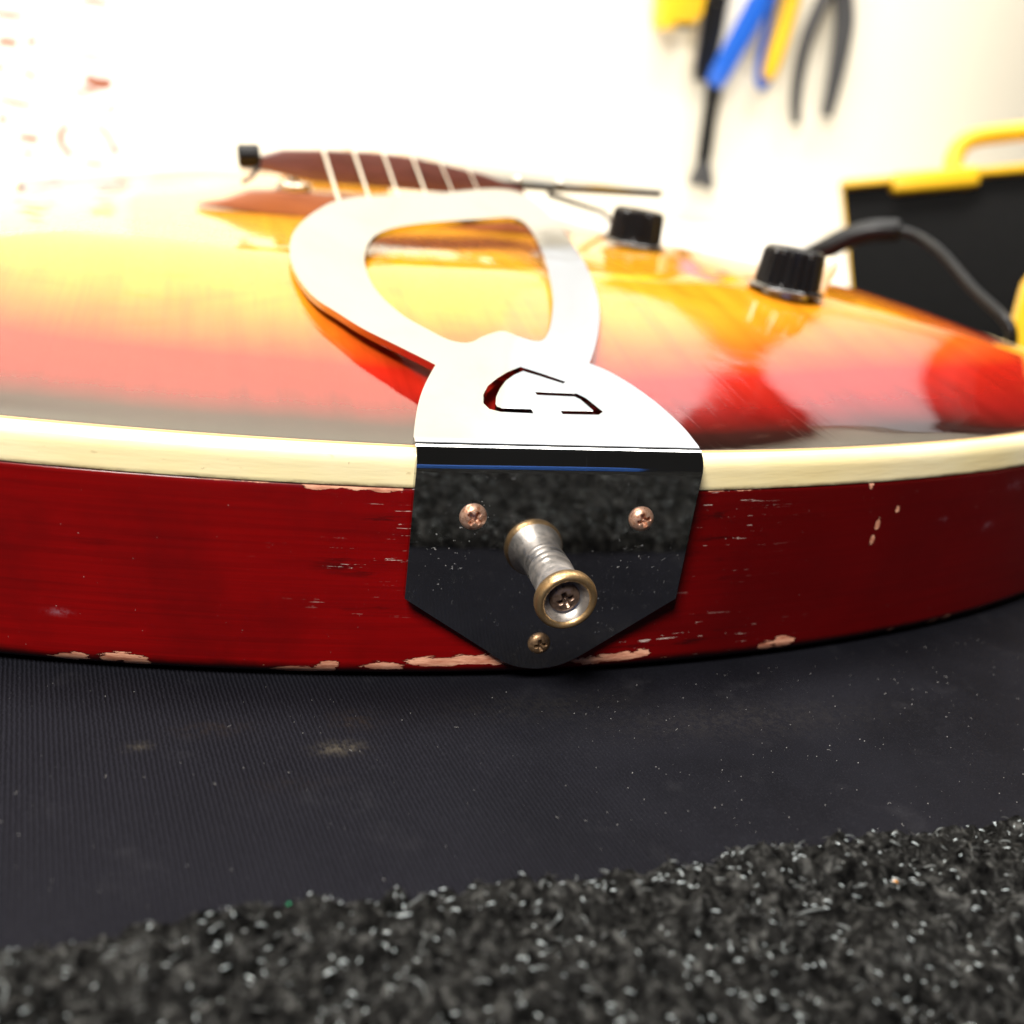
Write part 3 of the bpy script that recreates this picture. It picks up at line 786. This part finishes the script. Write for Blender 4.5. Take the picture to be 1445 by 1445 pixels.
# ------------------------------------------------------------------ yellow tool case, right behind the guitar
A0 = Vector((.3361, .4689, .0839)); A1 = Vector((.4505, .4429, .1062))
ex = (A1-A0).normalized(); ez = -Fv; ez = (ez-ex*ez.dot(ex)).normalized(); ey = ez.cross(ex)
MC = Matrix(((ex.x, ey.x, ez.x, A0.x), (ex.y, ey.y, ez.y, A0.y), (ex.z, ey.z, ez.z, A0.z), (0, 0, 0, 1)))
case = tag(empty('tool_case', (.45, .47, -.003)), 'open yellow plastic tool case with black foam lining, right behind the guitar', 'tool case')
def rectring(x0, x1, y0, y1, w, z0, z1):
    return merge(boxm((x0-.0010, y1, z0), (x1+w, y1+w, z1), MC, .001), boxm((x0-.0010, y0-w, z0), (x1+w, y0, z1), MC, .0015),
                 boxm((x0-.0010, y0+.0001, -.004), (x0, y1-.0001, -.0005), MC, .0003), boxm((x1, y0+.0001, z0), (x1+w, y1-.0001, z1), MC, .0015))
mesh_obj('lid_frame', *rectring(0, .30, -.115, 0, .0050, -.006, .004), m_yellow, case)
mesh_obj('lid_back', *boxm((.0005, -.119, -.009), (.304, .004, -.006), MC, .001), m_yellow, case)
mesh_obj('foam', *boxm((.0002, -.1148, -.0058), (.2998, -.0002, -.002), MC, .001), m_foam, case)
mesh_obj('latch', *boxm((.031, -.0068, -.0055), (.0880, .0062, .0062), MC, .0028, 3), m_yellow, case)
hp = catmull([(.074, .003, -.003), (.0755, .013, -.003), (.081, .022, -.003), (.092, .0265, -.003), (.115, .0275, -.003), (.150, .0275, -.003), (.168, .0265, -.003), (.178, .021, -.003), (.182, .012, -.003), (.183, .003, -.003)], 6)
mesh_obj('handle', *tube([MC @ p for p in hp], .0062, 14), m_yellow, case, 60)
d = Vector((.65, .76, 0)); s_ = Vector((.76, -.65, 0))
B0 = Vector((.2345, .1665, 0))
MB_ = Matrix(((s_.x, d.x, 0, B0.x), (s_.y, d.y, 0, B0.y), (0, 0, 1, 0), (0, 0, 0, 1)))
sh = mesh_obj('lower_shell', *prism([(0, -.0028), (0, .069), (.014, .069), (.026, .105), (.17, .115), (.17, -.0028)], lambda u, v, w: MB_ @ Vector((u, w, v)), .05, .006), m_yellow, case)

# ------------------------------------------------------------------ cable arching over the rim
cable = tag(empty('cable', (.19, .239, .06)), 'black cable with a thick rubber sleeve arching over the guitar rim before the yellow case', 'cable')
cp = catmull([(.1850, .2450, .0600), (.1904, .2388, .0655), (.1993, .2336, .0728), (.2075, .2290, .0765), (.2166, .2246, .0778)], 8)
mesh_obj('sleeve', *tube(cp, [.0047]*(len(cp)-2)+[.0046, .0042], 18), m_blackr, cable, 50)
cp2 = catmull([(.2160, .2249, .0777), (.2205, .2180, .0768), (.2215, .2000, .0722), (.2215, .1760, .0620), (.2212, .1520, .0535), (.2240, .1500, .0440), (.2270, .1520, .0330), (.2290, .1540, .0180), (.2300, .1600, .0030), (.2330, .20, .0022), (.2330, .30, .0022)], 8)
mesh_obj('cord', *tube(cp2, .0021, 14), m_blackr, cable, 60)

# ------------------------------------------------------------------ tools hanging on the far wall
def on(x, z, y=wallY-.02): return Vector((x, y, z))
pl = tag(empty('pliers', (.69, wallY-.012, .30)), 'pliers with black curved handles hanging open, rightmost tool on the wall', 'pliers', 'tools hanging on the wall')
for nm, pts, rd in (('handle', [(.672, .300), (.660, .275), (.6490, .235), (.6465, .195), (.6495, .160), (.6555, .133)], [.008, .0088, .0088, .008, .0075, .006]),
                    ('handle', [(.672, .305), (.686, .288), (.6960, .258), (.6985, .225), (.6985, .190), (.6965, .146)], [.010, .012, .0125, .0115, .010, .0075])):
    c = catmull([on(*q) for q in pts], 6); rr = np.interp(np.linspace(0, 1, len(c)), np.linspace(0, 1, len(rd)), rd).tolist()
    mesh_obj(nm, *tube(c, rr, 14), m_grey, pl, 60)
mesh_obj('jaw', *tube(catmull([on(.676, .300), on(.680, .325), on(.683, .345), on(.686, .372)], 5), [.013]*8+[.011, .009, .008, .007, .006, .005, .004, .003], 12), m_bracket, pl, 60)
mesh_obj('hook', *tube([(.682, wallY-.001, .318), (.682, wallY-.034, .318), (.682, wallY-.036, .324)], .002, 8), m_bracket, pl, 60)

yp = tag(empty('cutter', (.612, wallY-.012, .30)), 'tool with rounded yellow handle edged in blue, hanging left of the black pliers', 'cutter', 'tools hanging on the wall')
mesh_obj('handle', *tube(catmull([on(.6200, .345), on(.6190, .290), on(.6150, .245), on(.6085, .205), on(.6040, .180)], 7), [.0115]*20+[.0112, .011, .0108, .0105, .010, .0095, .009, .007, .004], 14), m_yellow, yp, 60)
mesh_obj('edge_grip', *tube(catmull([on(.596, .345, wallY-.016), on(.598, .300, wallY-.016), on(.5945, .250, wallY-.016), on(.5925, .205, wallY-.016), on(.5950, .180, wallY-.016), on(.6020, .1725, wallY-.016), on(.6090, .182, wallY-.016)], 6), .0050, 12), m_blue, yp, 60)
mesh_obj('hook', *tube([(.618, wallY-.001, .342), (.618, wallY-.038, .342)], .002, 8), m_bracket, yp, 60)

br = tag(empty('brush', (.55, wallY-.012, .30)), 'slanted blue handled tool with black hooked shaft and flared grey tip', 'brush', 'tools hanging on the wall')
pA, pB = on(.596, .325, wallY-.034), on(.5275, .1655, wallY-.034)
mesh_obj('handle', *tube([pA, pA.lerp(pB, .5), pA.lerp(pB, .92), pB, pB+(pB-pA).normalized()*.004], [.0150, .0150, .0140, .0115, .006], 6), m_blue, br, 30)
mesh_obj('shaft', *tube(catmull([on(.5290, .168, wallY-.032), on(.5300, .150, wallY-.030), on(.5310, .125, wallY-.028), on(.5325, .105, wallY-.026), on(.5340, .082, wallY-.024), on(.5330, .070, wallY-.024)], 5), [.0105]*6+[.0092]*8+[.0098]*8+[.0085]*4, 12), m_blackr, br, 60)
mesh_obj('tip', *prism([(.529, .078), (.5390, .078), (.5450, .066), (.5500, .052), (.5480, .041), (.5410, .044), (.5340, .049), (.5270, .046), (.5205, .045), (.5215, .058), (.526, .070)], lambda u, v, w: (u, wallY-.034+w, v), .018, .002), m_grey, br, 40)

cl = tag(empty('clamp', (.53, wallY-.012, .30)), 'flat black tool with a round hole, hanging behind the blue handle', 'clamp', 'tools hanging on the wall')
ho = [(.5235+.0052*math.cos(a), .262+.0052*math.sin(a)) for a in np.linspace(0, 6.283, 20, endpoint=False)]
ov = [(.5115, .345), (.5105, .20), (.5120, .170), (.5330, .170), (.5370, .22), (.5400, .345)]
v4, f4 = cdt(ov, [ho])
bm = bmesh.new(); bb = [bm.verts.new((p.x, wallY-.014, p.y)) for p in v4]
for f in f4: bm.faces.new([bb[i] for i in f])
r_ = bmesh.ops.extrude_face_region(bm, geom=bm.faces[:])
for g in r_['geom']:
    if isinstance(g, bmesh.types.BMVert): g.co.y += .010
bmesh.ops.recalc_face_normals(bm, faces=bm.faces[:]); bm.verts.index_update()
mesh_obj('blade', [v.co.copy() for v in bm.verts], [tuple(v.index for v in f.verts) for f in bm.faces], m_blackp, cl, 30); bm.free()
mesh_obj('rail', *boxm((.5035, wallY-.012, .185), (.5085, wallY-.004, .345), None, .001), m_steel, cl)

yt = tag(empty('stapler', (.475, wallY-.02, .22)), 'bright yellow tool with black lower edge at the top of the wall, leftmost', 'stapler', 'tools hanging on the wall')
mesh_obj('body', *prism([(.4420, .345), (.4420, .270), (.4445, .224), (.4500, .2195), (.4600, .2200), (.4640, .2290), (.4880, .2300), (.4950, .2420), (.4980, .345)], lambda u, v, w: (u, wallY-.045+w, v), .036, .003), m_yellow, yt, 30)
mesh_obj('base_plate', *boxm((.4625, wallY-.038, .2240), (.4890, wallY-.014, .2298), None, .001), m_blackp, yt)
mesh_obj('button', *lathe([(.004, 0), (.0038, .002), (.002, .0026)], (.4480, wallY-.0451, .262), (0, -1, 0), 20, True), m_grey, yt)

# unseen dark board and cupboard, added and shaped for reflections in the guitar top
pb = tag(empty('reflection_board', (.68, wallY-.02, .40)), 'unseen dark board added above the hanging tools, shaped for reflections in the guitar top', 'reflection_board')
mesh_obj('reflection_board_panel', *prism([(.45, .385), (.62, .385), (.80, .48), (.84, .60), (.82, .77), (.73, .77), (.62, .62), (.45, .45)], lambda u, v, w: (u, wallY-.030+w, v), .012, .002), m_blackp, pb, 30)
for q in ((.50, .42), (.58, .50), (.66, .56), (.74, .64), (.79, .70), (.70, .48), (.77, .56)):
    mesh_obj('reflection_board_peg', *tube([(q[0], wallY-.029, q[1]), (q[0], wallY-.057, q[1]), (q[0], wallY-.060, q[1]+.008)], .003, 8), m_steel, pb)
cb = tag(empty('reflection_cabinet', (1.13, .88, -.003)), 'unseen dark cupboard added behind the yellow case to darken reflections in the guitar top', 'reflection_cabinet')
mesh_obj('reflection_cabinet_carcass', *boxm((.88, .840, -.003), (1.38, .920, .90), None, .004), m_blackp, cb)
mesh_obj('reflection_cabinet_door', *boxm((.884, .824, .005), (1.128, .8392, .892), None, .003), m_blackp, cb)
mesh_obj('reflection_cabinet_door', *boxm((1.132, .824, .005), (1.376, .8392, .892), None, .003), m_blackp, cb)

# ------------------------------------------------------------------ printed chart at the left
ch = tag(empty('wall_chart', (-.23, wallY-.002, .06)), 'white paper chart with faded orange printed marks on the wall, far left', 'chart')
mesh_obj('paper', *boxm((-.37, wallY-.0022, -.003), (-.155, wallY-.0006, .30)), m_paper, ch)
def mark(pts, m, r):
    P = catmull([(x, wallY-.0023, z) for x, z in pts], 6); V, Fc = [], []
    for i, p in enumerate(P):
        tg = (P[min(i+1, len(P)-1)]-P[max(i-1, 0)]).normalized(); n_ = Vector((-tg.z, 0, tg.x))
        w = 1.35*r*(.55+.45*math.sin(math.pi*i/(len(P)-1)))
        V += [p+n_*w, p-n_*w, p+n_*w+Vector((0, .0003, 0)), p-n_*w+Vector((0, .0003, 0))]
    for i in range(len(P)-1):
        b = i*4; Fc += [(b, b+1, b+5, b+4), (b+2, b+6, b+7, b+3), (b, b+4, b+6, b+2), (b+1, b+3, b+7, b+5)]
    mesh_obj('printed_mark', V, Fc, m, ch, 0)
for pts, m, r in [([(-.198, .098), (-.190, .092), (-.178, .0915), (-.169, .095)], m_print, .0055), ([(-.285, .121), (-.272, .123), (-.262, .121)], m_print2, .004), ([(-.257, .122), (-.249, .126), (-.243, .130)], m_print, .0030),
                  ([(-.262, .096), (-.252, .092), (-.245, .088)], m_print2, .003), ([(-.288, .066), (-.268, .062), (-.250, .061)], m_print2, .003), ([(-.243, .062), (-.238, .065)], m_print, .003),
                  ([(-.178, .070), (-.172, .066), (-.166, .061)], m_print, .0028), ([(-.210, .117), (-.19, .118), (-.172, .116)], m_print2, .0022),
                  ([(-.214, .046), (-.222, .040), (-.226, .030), (-.221, .018), (-.212, .011)], m_print2, .0035), ([(-.190, .049), (-.180, .043), (-.174, .034), (-.170, .024)], m_print2, .0030), ([(-.173, .028), (-.168, .022), (-.164, .018)], m_print, .0036), ([(-.218, .019), (-.212, .013)], m_print, .0026),
                  ([(-.270, .028), (-.255, .027), (-.245, .027)], m_print2, .0040), ([(-.268, .012), (-.25, .010)], m_print2, .003), ([(-.19, .150), (-.18, .150)], m_print2, .003),
                  ([(-.290, .150), (-.27, .149), (-.255, .150)], m_print2, .003), ([(-.292, .096), (-.275, .097)], m_print2, .003), ([(-.212, .078), (-.200, .081), (-.188, .080)], m_print2, .0026), ([(-.290, .045), (-.275, .044)], m_print2, .0035),
                  ([(-.200, .172), (-.185, .173), (-.170, .171)], m_print2, .003), ([(-.280, .178), (-.262, .178)], m_print2, .003), ([(-.236, .108), (-.226, .107)], m_print2, .0024), ([(-.205, .008), (-.19, .006), (-.178, .008)], m_print2, .003)]:
    mark(pts, m, r)
yb = mesh_obj('sponge', *boxm((-.205, .905, -.0028), (-.150, .935, .0105), None, .004, 3), plastic('lemon_foam', (.85, .72, .10), .8), None)
tag(yb, 'small lemon yellow block lying on the white bench at the far left', 'sponge')
